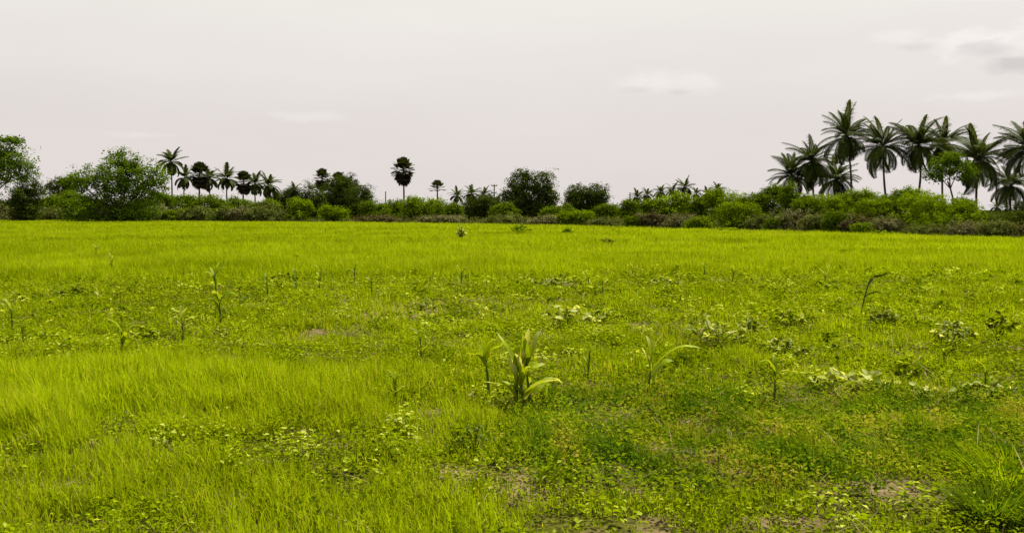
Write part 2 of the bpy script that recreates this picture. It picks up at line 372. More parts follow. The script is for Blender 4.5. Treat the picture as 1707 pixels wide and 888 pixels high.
    # dry stems and litter
    x, y = scatter(r, 3.4, 20, 38); tall, patch, bare = zones(x, y); k = r.random(len(x)) < np.clip(.25+bare+.4*patch, 0, 1)*np.clip(1.3-tall, 0, 1); x, y = x[k], y[k]; n = len(x)
    P = np.stack([x, y, ground_z(x, y)+.005], 1)
    blades(dr, P, r.uniform(.06, .25, n), r.uniform(.004, .008, n), r.uniform(0, 6.28, n), r.normal(.5, .8, n), r.uniform(0, .9, n), 3, r.random(n))
    tag(dr.build('dry_litter', M['dry']), 'dry straw stems lying over the soil and weeds', 'straw', None, 'stuff')
    # rough dry grass beyond the field edge
    e = MB()
    n = 26000; px = r.uniform(-150, 1860, n); ed = EYE*F/(np.interp(px, EDGE_X, EDGE_Y)-HOR); y = ed-1+r.random(n)**1.5*28; x = (px-CX)/F*y
    hh = r.uniform(.25, .75, n)*(.4+fbm(x*.2, y*.2, 61))*np.clip(.55+(y-ed)*.12, .4, 1.15)
    blades(e, np.stack([x, y, 0*x-.02], 1), hh, r.uniform(.03, .07, n), r.uniform(0, 6.28, n), r.normal(0, .35, n), r.uniform(0, .5, n), 2, np.clip(fbm(x*.15, y*.15, 62)*1.3-.15+r.normal(0, .15, n), 0, 1))
    tag(e.build('rough_grass', M['olive_scrub']), 'rough olive and brown grass along the far edge of the field', 'grass', None, 'stuff')
build_grass()

# ------------------------------------------------------------------ trees and bushes
def lobes_world(lobes, base, d, r):
    s = d/F; out = []
    for i, (x, y, rx, ry) in enumerate(lobes):
        c = at(x, y, d)-base; k = .5*(rx+ry)*s
        c[1] += 0 if i == 0 else r.uniform(-.6, .6)*k
        out.append((c, np.array([rx*s, max(k, .5*rx*s), ry*s])))
    return out
def crown(mb, lobes, r, leaf, dens, ragged=.16, minz=.05):
    """leaf clumps gathered round branch ends through the volume of each lobe"""
    for c, rad in lobes:
        nc = int(np.clip(dens*2.6*(rad.mean()/leaf)**1.75, 50, 1200))
        u = unit(r.normal(size=(nc, 3))); q = r.uniform(.25, 1.0, nc)**.45
        q *= 1+ragged*r.normal(size=nc)*1.1
        q = np.where(r.random(nc) < .10, r.uniform(1.0, 1.25+ragged*.6, nc), q)
        C = c+u*rad*q[:, None]
        k = 18; ct = r.normal(.5, .17, nc)
        sp = leaf*r.uniform(.6, 1.5, nc)
        P = np.repeat(C, k, 0)+r.normal(size=(nc*k, 3))*np.repeat(sp, k)[:, None]*np.array([1, 1, .62])
        nr = np.repeat(u*.6+r.normal(size=(nc, 3))*.45+np.array([0, 0, .7]), k, 0)+r.normal(size=(nc*k, 3))*.38
        t = np.clip(np.repeat(ct, k)+r.normal(0, .14, nc*k), 0, 1)
        ok = P[:, 2] > minz
        P, nr, t = P[ok], nr[ok], t[ok]
        leaves(mb, P, leaf*r.uniform(.6, 1.35, len(P)), nr, .62, t, r, .1)
def limbs(mb, lobes, r, trunk_r, fork):
    """trunk up to a fork, then a limb with twigs to each lobe"""
    n = 7; top = np.array([0, 0, fork]); t = np.linspace(0, 1, n)[:, None]
    bend = np.array([r.normal(0, .08), r.normal(0, .08), 0])*fork
    tr = t*top+np.sin(t*math.pi)*bend; tube(mb, tr, trunk_r*(1.15-.45*t[:, 0])*np.where(t[:, 0] < .1, 1.3, 1), 8)
    for c, rad in lobes:
        e = c+np.array([0, 0, rad[2]*.3]); m = (top+e)/2+np.array([r.normal(0, .2), r.normal(0, .2), -.1*abs(e[2]-fork)])
        pts = (1-t)**2*(tr[-2])+2*t*(1-t)*m+t*t*e
        tube(mb, pts, trunk_r*.62*(1-.85*t[:, 0]), 6)
        for j in range(5):
            a = pts[2+j % 4]; b = c+unit(r.normal(size=3))*rad*.9
            if b[2] < .2: b[2] = .2
            mid = (a+b)/2+r.normal(size=3)*.12*rad.mean()
            tube(mb, [(a), (a+mid)/2, mid, (mid+b)/2, b], trunk_r*np.array([.25, .2, .15, .1, .05]), 4)
def base_at(px, d): b = at(px, HOR, d); return np.array([b[0], b[1], 0.])
def broadleaf(name, bx, d, lobes, mat, leaf, label, seed, dens=1., trunk=.16, fork=.35, ragged=.16, cat='tree', group=None, skirt=True):
    r = rng(seed); b = base_at(bx, d); t = thing(name, b, label, cat, group)
    if skirt:
        zb = HOR+F*EYE/d; x0 = min(l[0]-l[2] for l in lobes); x1 = max(l[0]+l[2] for l in lobes); yb = max(l[1]+l[3]*.4 for l in lobes); w = (x1-x0)/2
        lobes = lobes+[(x0+w*(.45+.36*k), (yb+zb)/2-2, w*.34, max(5, (zb-yb)*.62)) for k in range(4)]
    lobes = [(x, y, rx*1.03, ry*1.05) for x, y, rx, ry in lobes]
    lw = lobes_world(lobes, b, d, r)
    top = max(c[2]+rad[2] for c, rad in lw); lo = min(c[2]-rad[2]*.5 for c, rad in lw)
    m = MB(); limbs(m, lw, r, trunk, max(.25, min(top*fork, max(lo, .3)))); m.build('trunk', M['bark'], t, True)
    m = MB(); crown(m, lw, r, leaf, dens, ragged); m.build('crown', M[mat], t)
    return t
G = 'trees along the far side of the field'
broadleaf('tree', -10, 112, [(0, 285, 38, 30), (22, 268, 30, 20), (40, 282, 15, 14), (-40, 265, 45, 35), (10, 252, 30, 10), (18, 234, 22, 4)], 'tree_green', .26, 'leafy green tree cut off by the left edge of the photo, feathery branches on top', 11, 1.05, .2, .4, .26, group=G, skirt=False)
broadleaf('tree', 47, 122, [(46, 308, 17, 20), (38, 325, 20, 14), (58, 322, 14, 14)], 'tree_dark', 0.21, 'small dark rounded tree just right of the big green tree at the left edge', 12, 1.49, .1, group=G)
broadleaf('tree', 202, 116, [(198, 290, 42, 24), (195, 264, 20, 16), (158, 297, 38, 23), (124, 302, 26, 16), (240, 296, 34, 26), (264, 298, 18, 22), (200, 322, 52, 22), (214, 275, 16, 12)], 'tree_green', .27, 'broad spreading green tree with a domed top, biggest tree on the left of the field', 13, 1.1, .24, .3, .24, group=G)
broadleaf('tree', 104, 140, [(104, 303, 14, 9), (118, 308, 16, 10), (90, 312, 12, 9)], 'tree_dark', 0.22, 'small dark bushy tree beside the left foot of the broad green tree', 14, 1.49, .1, group=G)
broadleaf('tree', 519, 152, [(518, 326, 17, 20), (514, 340, 18, 16), (528, 336, 14, 16)], 'tree_dark', 0.23, 'dark rounded tree at the left end of the middle clump, below a fan palm', 15, 1.89, .14, group=G)
broadleaf('tree', 567, 158, [(568, 312, 22, 20), (580, 305, 13, 14), (556, 328, 24, 22), (586, 322, 13, 18), (566, 338, 28, 16)], 'tree_dark', 0.24, 'large dense dark tree in the centre of the middle clump', 16, 2.03, .2, group=G)
broadleaf('tree', 602, 150, [(598, 327, 18, 18), (612, 328, 9, 14), (598, 342, 22, 14)], 'tree_dark', 0.23, 'dark rounded tree at the right end of the middle clump', 17, 2.03, .15, group=G)
broadleaf('tree', 886, 114, [(866, 303, 19, 18), (903, 305, 20, 20), (885, 325, 36, 20), (862, 332, 20, 18), (917, 328, 12, 16), (845, 327, 9, 9), (878, 296, 10, 9), (896, 340, 34, 14)], 'tree_dark', 0.21, 'tall dark tree with two humped tops near the centre of the photo', 18, 1.76, .2, .35, .2, group=G)
broadleaf('tree', 978, 138, [(962, 322, 18, 13), (992, 322, 20, 14), (978, 334, 33, 16), (1002, 332, 12, 12), (955, 334, 12, 14)], 'tree_dark', 0.22, 'wide flat topped dark tree right of the two humped tree', 19, 2.03, .18, .4, group=G)
broadleaf('tree', 812, 132, [(806, 337, 24, 12), (824, 342, 18, 14), (788, 344, 18, 12)], 'tree_dark', 0.23, 'low dark bushy tree with far palm tops showing over it', 20, 1.89, .14, group=G)
broadleaf('tree', 1578, 82, [(1585, 277, 30, 18), (1563, 290, 14, 12), (1606, 283, 15, 14), (1588, 265, 16, 10)], 'tree_green', .2, 'thin branched green tree under the coconut palms with sky below its crown', 21, 1.1, .09, .62, .2, group=G, skirt=False)
broadleaf('tree', 476, 215, [(470, 328, 15, 8), (486, 325, 13, 11), (455, 333, 10, 5), (495, 334, 16, 9)], 'tree_dark', .34, 'distant low dark tree sloping down to the left, left of the middle clump', 22, 2.03, .14, group=G)

def bush(name, x, y, rx, ry, d, mat, label, seed, leaf=None, dens=1.3, group='green bushes along the field edge', ragged=.2):
    r = rng(seed); bx = base_at(x, d); t = thing(name, bx, label, 'bush', group); s = d/F
    rx *= 1.12; lob = [(x, y+ry*.1, rx*.74, ry*.85)]
    for k in range(4+int(rx/18)):
        a = r.uniform(0, 2*math.pi); lob.append((x+math.cos(a)*rx*.58, y-math.sin(a)*ry*.5, rx*r.uniform(.3, .5), ry*r.uniform(.4, .65)))
    zb = HOR+F*EYE/d
    lob.append((x, (y+zb)/2, rx*.85, max(4, (zb-y)*.5)))
    lw = lobes_world(lob, bx, d, r)
    m = MB(); tube(m, [(0, 0, -.15), (0, 0, .05), (0, 0, .2)], [.26, .24, .08], 7)
    for k in range(9):
        c, rad = lw[k % len(lw)]; e = c+unit(r.normal(size=3))*rad*.8; e[2] = max(e[2], .3)
        a = np.array([r.normal(0, .15), r.normal(0, .15), -.05]); tube(m, [a, a*.6+e*.35+np.array([0, 0, .1]), e], [.05, .035, .012], 4)
    m.build('stem', M['bark'], t)
    m = MB(); crown(m, lw, r, leaf or max(.11, min(.25, d*.0018)), dens, ragged); m.build('foliage', M[mat], t)
    return t
def edge_px(x): return EYE*F/(np.interp(x, EDGE_X, EDGE_Y)-HOR)
B = [  # x, y, rx, ry, metres behind the field edge, leaf colour, label
 (18, 343, 34, 14, 6, 'tree_dark', 'dark bush below the tree at the left edge of the photo'),
 (82, 340, 34, 13, 8, 'bush_mid', 'low olive bush between the left edge tree and the broad green tree'),
 (128, 334, 30, 17, 7, 'bush_mid', 'green bush under the left branches of the broad green tree'),
 (160, 348, 24, 14, 3, 'bush_light', 'small light green bush before the left foot of the broad green tree'),
 (262, 336, 28, 16, 9, 'bush_mid', 'green bush under the right branches of the broad green tree'),
 (305, 336, 26, 12, 12, 'bush_mid', 'mid green bush below the tallest of the left coconut palms'),
 (352, 338, 32, 14, 10, 'bush_mid', 'olive bush below the left fan palm and its neighbouring coconut palm'),
 (398, 342, 26, 13, 14, 'bush_mid', 'low bush below the pair of palms right of the left group'),
 (440, 344, 24, 11, 10, 'bush_mid', 'low green bush under the last coconut palm of the left group'),
 (500, 346, 20, 14, 5, 'bush_light', 'bright yellow green bush at the left foot of the middle clump'),
 (556, 352, 24, 10, 4, 'bush_light', 'low light green bush before the dark trees of the middle clump'),
 (626, 345, 22, 14, 14, 'bush_mid', 'green bush right beside the middle clump of dark trees'),
 (652, 344, 18, 12, 20, 'bush_mid', 'small green bush left of the lone tall fan palm'),
 (700, 343, 36, 17, 15, 'bush_light', 'rounded light green bush behind the lone tall fan palm trunk'),
 (742, 348, 26, 12, 11, 'bush_mid', 'low green bush under the small sparse fan palm'),
 (842, 352, 22, 12, 8, 'bush_mid', 'small olive bush left of the two humped dark tree'),
 (930, 352, 26, 13, 8, 'bush_mid', 'green bush between the two humped tree and the flat topped tree'),
 (955, 358, 30, 9, 3, 'bush_light', 'low light green bush before the flat topped dark tree'),
 (1016, 351, 20, 9, 14, 'bush_mid', 'low bush in the gap right of the flat topped dark tree'),
 (1046, 347, 16, 15, 9, 'bush_mid', 'upright dark green bush beside the thin pole on the right'),
 (1120, 338, 44, 19, 7, 'bush_light', 'wide light green bush with vine like leaf clumps below a row of far palms'),
 (1172, 345, 20, 16, 9, 'bush_mid', 'narrow green bush right of the wide vine like bush'),
 (1212, 332, 36, 19, 9, 'bush_light', 'tall green bush behind the low round bush, left of the coconut grove'),
 (1228, 356, 36, 20, 2.5, 'bush_light', 'low round light green bush at the edge of the field'),
 (1290, 330, 30, 20, 8, 'bush_mid', 'dark green bush below the leftmost coconut palm'),
 (1316, 330, 14, 22, 5, 'bush_mid', 'narrow leafy dark bush under the second coconut palm'),
 (1368, 335, 38, 16, 7, 'bush_light', 'light green bush below the tallest coconut palm, on its left'),
 (1434, 332, 30, 16, 7, 'bush_light', 'feathery green bush between the trunks of two tall coconut palms'),
 (1486, 340, 30, 14, 6, 'bush_mid', 'mid green bush below the leaning coconut palm trunk'),
 (1530, 335, 34, 22, 6, 'bush_light', 'bright green domed bush below the thin branched tree'),
 (1562, 354, 58, 30, 3.5, 'bush_light', 'largest bush on the right, wide and bright green beside a bare palm trunk'),
 (1300, 372, 20, 11, .8, 'bush_mid', 'small green bush among the brown twigs below the two left coconut palms'),
 (1398, 368, 24, 14, .6, 'bush_mid', 'olive green bush breaking the dry strip below the tallest palm'),
 (1448, 380, 22, 9, .4, 'bush_light', 'little bright bush at the foot of the olive brown twiggy bush'),
 (1166, 372, 22, 9, .6, 'bush_light', 'little bright bush between the pale dry bush and the low round green bush'),
 (1060, 366, 18, 11, 1.2, 'bush_mid', 'small dark green bush left of the dark brown bush under the vine like one'),
 (372, 356, 22, 11, .5, 'bush_mid', 'small green bush between the brown and grey dry bushes on the left'),
 (296, 357, 18, 9, .4, 'bush_light', 'little bright bush right of the rounded brown dry bush on the left'),
 (1655, 366, 40, 9, 12, 'tree_dark', 'low dark bush behind the dry bushes, right of the bare coconut trunk'),
 (1708, 364, 34, 10, 14, 'tree_dark', 'low dark bush at the right edge under the tiny far palms'),
 (1090, 346, 26, 12, 5, 'bush_mid', 'low mid green bush at the left foot of the wide vine like bush'),
 (1258, 340, 24, 18, 6, 'bush_mid', 'mid green bush filling the gap between the tall green bush and the dark one'),
 (1345, 345, 26, 14, 4, 'bush_mid', 'low green bush under the gap between the two left coconut palms'),
 (1402, 342, 26, 18, 5, 'bush_light', 'green bush at the foot of the bare trunk of the tallest palm'),
 (1460, 346, 28, 16, 4, 'bush_light', 'bright low bush between the feathery bush and the largest bush'),
 (1506, 332, 22, 20, 7, 'bush_mid', 'tall green bush at the left shoulder of the bright domed bush'),
 (1602, 348, 20, 18, 6, 'bush_mid', 'dark green right shoulder bush next to the bare coconut trunk'),
]
for i, (x, y, rx, ry, off, mat, lab) in enumerate(B):
    bush('bush', x, y, rx, ry, edge_px(x)+off, mat, lab, 200+i)

def scrub(x, y, rx, ry, off, label, seed, mat='dry_scrub'):
    """dry twiggy bush: an uneven cloud of small withered leaves and fine twigs on arching stems"""
    d = edge_px(x)+off; r = rng(seed); b = base_at(x, d); s = d/F; t = thing('dry_bush', b, label, 'bush', 'dry bushes along the field edge')
    zb = HOR+F*EYE/d; ry = max(ry, (zb-(y-ry))*.5); yc = zb-ry*.8
    lob = [(x, zb-ry*.95, rx*.85, ry*.9)]
    for k in range(6):
        q = r.uniform(-.8, .8); lob.append((x+q*rx, zb-ry*(.8-.4*q*q)-ry*.5*r.random()*(1-q*q), rx*r.uniform(.18, .38), ry*r.uniform(.25, .5)))
    lw = lobes_world(lob, b, d, r); m = MB(); P = []; Q = []
    tube(m, [(-.8*rx*s, 0, -.06), (0, .05, -.02), (.8*rx*s, 0, -.06)], .06, 5)
    for k in range(150):
        c, rad = lw[r.integers(0, len(lw))]; e = c+unit(r.normal(size=3))*rad*r.uniform(.6, 1.2); e[2] = max(e[2], .15)
        a = np.array([e[0]*r.uniform(.3, .9)+r.normal(0, .1), e[1]*r.uniform(.3, .9), -.03]); md = a*.5+e*.5+np.array([0, 0, .12*e[2]])+r.normal(0, .06, 3)
        tube(m, [a, md, e], [.02, .014, .006], 3, r.uniform(0, 1))
    m.build('stem', M[mat], t)
    m = MB(); crown(m, lw, r, max(.08, .0015*d)*r.uniform(.8, 1.3), r.uniform(.6, 1), .28); m.build('foliage', M[mat], t)
D = [
 (32, 354, 40, 12, 1, 'grey brown dry bush nearest the left edge of the photo'),
 (100, 354, 38, 12, 1, 'grey brown dry bush left of the broad green tree'),
 (205, 350, 42, 20, -1, 'dark brown scrub filling the foot of the broad green tree'),
 (262, 352, 34, 16, 0, 'rounded brown dry bush right of the foot of the broad green tree'),
 (335, 355, 38, 13, 1, 'brown dry bush below the left group of palms'),
 (392, 356, 30, 12, 1, 'grey dry bush right of the brown one below the left palms'),
 (446, 352, 40, 15, 2, 'tall grey twiggy bush between the left palms and the middle clump'),
 (630, 365, 46, 7, 2, 'low dry bush left of the foot of the lone fan palm'),
 (735, 365, 40, 8, 2, 'low dry bush right of the foot of the lone fan palm'),
 (840, 367, 44, 9, 2, 'low brown bush before the two humped dark tree'),
 (915, 368, 40, 9, 1.5, 'low brown bush before the gap between the two dark central trees'),
 (1020, 371, 40, 9, 1.5, 'low grey bush in the gap right of the flat topped tree'),
 (1086, 364, 28, 16, 2, 'dark brown bush below the left half of the wide vine like bush'),
 (1140, 368, 34, 14, 1, 'pale grey dry bush below the right half of the wide vine like bush'),
 (1268, 370, 26, 15, 1.5, 'pale dry bush just right of the low round green bush'),
 (1318, 368, 36, 20, 1.5, 'wide brown twiggy bush below the two left coconut palms'),
 (1370, 371, 34, 19, 1.0, 'brown twiggy bush below the tallest coconut palm'),
 (1430, 372, 34, 18, 1.2, 'olive brown twiggy bush between the tallest palm and the big green bush'),
 (1480, 376, 34, 17, .8, 'grey dry bush at the left foot of the largest green bush'),
 (1540, 386, 40, 10, .3, 'low dark dry bush before the foot of the largest green bush'),
 (1612, 382, 40, 15, 1.2, 'dark brown dry bush below the bare coconut palm trunk'),
 (1668, 383, 40, 16, 1.0, 'dark brown dry bush left of the last dry bush at the right edge'),
 (1722, 384, 36, 16, 1.0, 'dry bush cut off by the right edge of the photo'),
]
for i, (x, y, rx, ry, off, lab) in enumerate(D):
    scrub(x, y, rx, ry, off, lab, 300+i, ('dry_scrub', 'olive_scrub', 'brown_scrub', 'dry_scrub', 'olive_scrub')[i % 5])

def woods():
    """far low wood that closes the horizon, one mass"""
    r = rng(77); m = MB()
    n = 900; px = r.uniform(-300, 2000, n); d = r.uniform(270, 420, n); b = np.stack([(px-CX)/F*d, d, 0*d], 1)
    hgt = 1.2+3.2*fbm(px/60, px*0, 5)+r.uniform(-.3, .6, n); hgt = np.where((px > 1600), hgt*.45, hgt)
    k = 60
    P = np.repeat(b, k, 0)+r.normal(size=(n*k, 3))*[1.6, 1.6, 0]; P[:, 2] = np.repeat(hgt, k)*r.random(n*k)**.7
    leaves(m, P, r.uniform(.35, .7, n*k), r.normal(size=(n*k, 3))+[0, 0, .6], .65, np.clip(np.repeat(r.normal(.5, .2, n), k)+r.normal(0, .12, n*k), 0, 1), r)
    tag(m.build('distant_wood', M['tree_dark']), 'low far off wood closing the horizon behind the trees', 'wood', None, 'stuff')
woods()

# ------------------------------------------------------------------ palms
def frond(mb, L, e0, droop, r, nl=50, wl=.046, hang=.9, az=0., twist=0., org=(0, 0, 0)):
    """coconut frond: arching midrib with two rows of leaflets"""
    n = 12; t = np.linspace(0, 1, n); ang = e0-droop*t**1.4
    dx = np.cos(ang)*L/(n-1); dz = np.sin(ang)*L/(n-1)
    x = np.concatenate([[0], np.cumsum(dx[:-1])]); z = np.concatenate([[0], np.cumsum(dz[:-1])])
    side0 = twist*t*t*L*.25
    ca, sa = math.cos(az), math.sin(az)
    W = lambda x_, y_, z_: np.stack([x_*ca-y_*sa+org[0], x_*sa+y_*ca+org[1], z_+org[2]], -1)
    tube(mb, W(x, side0, z), .035*(1-.85*t)*L/3.5+.004, 4, .5)
    tt = np.linspace(.16, .99, nl); px = np.interp(tt, t, x); pz = np.interp(tt, t, z); ps = np.interp(tt, t, side0); pa = np.interp(tt, t, ang)
    for sgn in (-1, 1):
        ll = L*.25*np.sin(np.clip(tt*.93+.10, 0, 1)*math.pi)**.6*r.uniform(.85, 1.12, nl)+.12
        fwd = .55+.25*tt; out = sgn*(.75-.25*tt)
        d1 = unit(np.stack([np.cos(pa)*fwd, out, np.sin(pa)*fwd+.12], 1)); P0 = np.stack([px, ps, pz], 1)
        P1 = P0+d1*(ll*.5)[:, None]
        d2 = unit(d1+np.array([0, 0, -1.])*(hang*r.uniform(.6, 1.4, nl))[:, None]); P2 = P1+d2*(ll*.5)[:, None]
        up = np.stack([-np.sin(pa), 0*pa, np.cos(pa)], 1); wv = unit(np.cross(up, d1))*wl*.5*(L/3.5)
        V = np.stack([P0-wv*.6, P0+wv*.6, P1-wv, P1+wv, P2], 1).reshape(-1, 3)
        V = W(V[:, 0], V[:, 1], V[:, 2]); b = np.arange(nl)*5
        mb.add(V, [np.stack([b, b+1, b+3, b+2], 1), np.stack([b+2, b+3, b+4], 1)], np.repeat(np.clip(r.normal(.45, .2, nl), 0, 1), 5))
def spec_frond(i, n, r):
    """elevation and droop from youngest (upright) to oldest (hanging)"""
    u = (i+.5)/n
    return R(80-124*u**.85+r.normal(0, 8)), R(34+62*u+r.normal(0, 12))
FROND = []
_r = rng(900)
for k in range(36):
    mb = MB(); e0, dr = spec_frond(k, 36, _r); frond(mb, 3.6, e0, dr*_r.uniform(.75, 1.35), _r, hang=_r.uniform(.8, 1.5)+.9*k/36, twist=_r.normal(0, .8)); FROND.append(mb.mesh('frond', M['palm']))
def trunk_curve(top, r, rad, bow=.04, sides=8):
    t = np.linspace(0, 1, 14)[:, None]; H = np.linalg.norm(top)
    pts = t*top+np.sin(t*math.pi)*np.array([r.normal(0, bow), r.normal(0, bow), 0])*H; pts[0, 2] -= .1
    mb = MB(); rr = rad*(1.0-.35*t[:, 0]+.45*np.exp(-t[:, 0]*14))*(1+.05*np.sin(np.arange(14)*2.1)); tube(mb, pts, rr, sides); return mb
def coconut(cx, cy, bx, d, Lpx, label, seed, n=None):
    r = rng(seed); b = base_at(bx, d); b[1] += 0; t = thing('coconut_palm', b, label, 'palm tree', 'tall coconut palms on the right')
    top = at(cx, cy+6, d)-b; top[1] += r.normal(0, .3); s = Lpx*d/F*1.12/3.6
    trunk_curve(top, r, .13, .03).build('trunk', M['palm_bark'], t, True)
    a0 = r.uniform(0, 6.28); n = r.integers(44, 56); old = r.uniform(.85, 1.0); lean = r.normal(0, .08, 2)
    for i in range(n):
        k = int(np.clip(i/n*36*old+r.normal(0, 2.2), 0, 35)); o = link('frond', FROND[k], t); o.location = top+np.array([0, 0, -.15*s*i/n]); a = a0+i*2.39996+r.normal(0, .15)
        o.rotation_euler = (r.normal(lean[0], .14), r.normal(lean[1], .10), a+r.normal(0, .2)); sc = s*r.uniform(.72, 1.12); o.scale = (sc, sc, sc)
    mb = MB()
    for j in range(11):                       # bunch of nuts and dry sheath under the crown
        a = r.uniform(0, 6.28); q = top+np.array([math.cos(a)*.24, math.sin(a)*.24, -.2-r.uniform(0, .4)])
        th = np.linspace(0, math.pi, 6); tube(mb, q+np.stack([0*th, 0*th, .14*np.cos(th)], 1), .11*np.sin(th)+.004, 6, r.random())
    mb.build('coconut_bunch', M['skirt'], t, True)
CO = [
 (1318, 287, 1326, 101, 40, 'leftmost and lowest coconut palm of the grove on the right, trunk hidden by bushes'),
 (1352, 262, 1360, 98, 46, 'second coconut palm from the left of the grove, dark upright fronds'),
 (1394, 292, 1390, 106, 40, 'short coconut palm standing behind the bare trunk of the tallest palm'),
 (1413, 220, 1419, 95, 50, 'tallest coconut palm with a long straight bare trunk and open crown'),
 (1473, 237, 1484, 92, 52, 'coconut palm with a dense shaggy crown just right of the tallest palm'),
 (1531, 234, 1514, 92, 50, 'coconut palm whose trunk leans to the right, near the middle of the grove'),
 (1577, 232, 1574, 100, 44, 'coconut palm rising right behind the thin branched green tree'),
 (1632, 258, 1629, 88, 58, 'coconut palm with its whole bare trunk in view beside the largest bush'),
 (1684, 302, 1688, 101, 42, 'low coconut palm on a slender curved trunk near the right edge'),
 (1716, 242, 1722, 86, 60, 'coconut palm cut off by the right edge of the photo'),
]
for i, a in enumerate(CO): coconut(*a[:5], a[5], 400+i)

FAR = []
for k in range(4):
    mb = MB(); r = rng(930+k); a0 = r.uniform(0, 6.28)
    for i in range(24):
        e0, dr = spec_frond(i, 24, r); frond(mb, 3.6*r.uniform(.85, 1.1), e0, dr, r, nl=22, wl=.17, hang=.6+.6*i/20, az=a0+i*2.4, twist=r.normal(0, .5))
    FAR.append(mb.mesh('crown', M['palm']))
def far_palm(cx, cy, bx, d, Lpx, label, seed, group):
    r = rng(seed); b = base_at(bx, d); t = thing('coconut_palm', b, label, 'palm tree', group); top = at(cx, cy, d)-b; s = Lpx*d/F*1.35/3.6
    trunk_curve(top, r, .17, .03, 6).build('trunk', M['palm_bark'], t, True)
    o = link('crown', FAR[seed % 4], t); o.location = top; o.rotation_euler = (0, 0, r.uniform(0, 6.28)); o.scale = (s, s, s)
GL, GC, GR = 'coconut palms on the left', 'far palms near the centre', 'far palms behind the right bushes'
FP = [
 (285, 270, 286, 165, 21, 'tallest coconut palm of the left group, just right of the broad green tree', GL),
 (308, 296, 309, 175, 18, 'coconut palm immediately left of the left fan palm', GL),
 (349, 297, 350, 175, 19, 'coconut palm immediately right of the left fan palm', GL),
 (378, 298, 379, 170, 20, 'coconut palm standing alone between two fan palms of the left group', GL),
 (425, 306, 426, 178, 18, 'coconut palm touching the right side of the second left fan palm', GL),
 (448, 309, 444, 170, 20, 'last coconut palm of the left group with a leaning trunk', GL),
 (491, 318, 490, 205, 14, 'small coconut palm beside the left end of the middle clump', GL),
 (762, 327, 762, 250, 13, 'small far palm right of the sparse fan palm', GC),
 (786, 323, 787, 240, 14, 'small far palm over the left of the low dark bushy tree', GC),
 (807, 324, 807, 245, 13, 'small far palm left of the pole with crossarms', GC),
 (829, 334, 829, 250, 10, 'smallest far palm, just right of the pole with crossarms', GC),
 (1062, 329, 1062, 230, 12, 'far palm just right of the thin plain pole', GR),
 (1079, 325, 1079, 235, 11, 'far palm second to the right of the thin plain pole', GR),
 (1101, 320, 1101, 235, 12, 'far palm over the left end of the wide vine like bush', GR),
 (1122, 317, 1122, 225, 13, 'far palm over the middle of the wide vine like bush', GR),
 (1142, 313, 1141, 215, 16, 'largest of the far palms over the wide vine like bush', GR),
 (1161, 323, 1161, 235, 10, 'low far palm over the right end of the wide vine like bush', GR),
 (1178, 323, 1178, 235, 11, 'far palm left of the tall green bush by the grove', GR),
 (1196, 317, 1196, 225, 13, 'far palm rising behind the left side of the tall green bush', GR),
 (1662, 346, 1662, 300, 11, 'tiny far palm just right of the bare coconut trunk near the right edge', GR),
 (1679, 348, 1679, 310, 10, 'tiny far palm left of the slender curved coconut trunk', GR),
 (1693, 350, 1693, 320, 9, 'tiny far palm right of the slender curved coconut trunk', GR),
 (1704, 344, 1704, 290, 11, 'tiny far palm at the very right edge of the photo', GR),
]
for i, a in enumerate(FP): far_palm(*a[:5], a[5], 500+i, a[6])

def fan_leaf(mb, org, dirv, pet, rad, r, tint, spread=2.3):
    """stalk and a round pleated fan split into pointed segments"""
    dirv = unit(np.asarray(dirv, float)); side = unit(np.cross(dirv, [0, 0, 1.])+1e-4); up = np.cross(side, dirv)
    c = org+dirv*pet+np.array([0, 0, -.05*pet]); tube(mb, [org, (org+c)/2+up*.04*pet, c], [.03, .025, .02], 4, .8)
    k = 17; a = np.linspace(-spread, spread, k*2+1); V = [c]
    bowl = r.uniform(.1, .45)
    for i, q in enumerate(a):
        rr = rad*(1.0 if i % 2 else .74)*(1-.12*abs(q)/spread)*r.uniform(.94, 1.05)
        V.append(c+(dirv*math.cos(q)+side*math.sin(q))*rr+up*(rr*bowl*(abs(math.sin(q))*.6)+(.03*rad if i % 2 else -.03*rad))-np.array([0, 0, 1])*rr*.12)
    f = [(0, i, i+1) for i in range(1, len(a))]
    mb.add(np.array(V), [f], tint)
def palmyra(cx, cy, bx, d, rpx, label, seed, nleaf=34, skirt=True, sparse=False):
    r = rng(seed); b = base_at(bx, d); t = thing('fan_palm', b, label, 'palm tree', 'fan palms across the far side'); s = rpx*d/F*1.15
    top = at(cx, cy, d)-b; top[2] -= s*.1
    trunk_curve(top, r, .19 if d < 175 else .2, .012).build('trunk', M['palm_bark'], t, True)
    mb = MB()
    for i in range(nleaf):
        u = (i+.5)/nleaf; el = R(88-(115 if not sparse else 100)*u)+r.normal(0, .1); a = i*2.39996+r.normal(0, .12)
        dv = np.array([math.cos(el)*math.cos(a), math.cos(el)*math.sin(a), math.sin(el)])
        fan_leaf(mb, top+np.array([0, 0, -.12*s*u]), dv, s*(.58 if not sparse else .62), s*(.46 if not sparse else .40), r, np.clip(r.normal(.45, .2), 0, 1))
    mb.build('crown', M['fan'], t)
    if skirt:
        mb = MB()
        for i in range(30):
            a = i*2.39996; el = R(-18-62*(i/30))+r.normal(0, .08); dv = np.array([math.cos(el)*math.cos(a), math.cos(el)*math.sin(a), math.sin(el)])
            fan_leaf(mb, top+np.array([0, 0, -.25*s-.25*s*i/30]), dv, s*.38*r.uniform(.8, 1.1), s*.5, r, r.random(), 1.9)
        mb.build('dead_leaf_skirt', M['skirt'], t)
palmyra(672, 279, 673, 160, 19, 'lone tall fan palm with a round dark head on a long bare trunk', 601, 40)
palmyra(729, 312, 729, 175, 14, 'small sparse fan palm right of the lone tall fan palm', 602, 22, False, True)
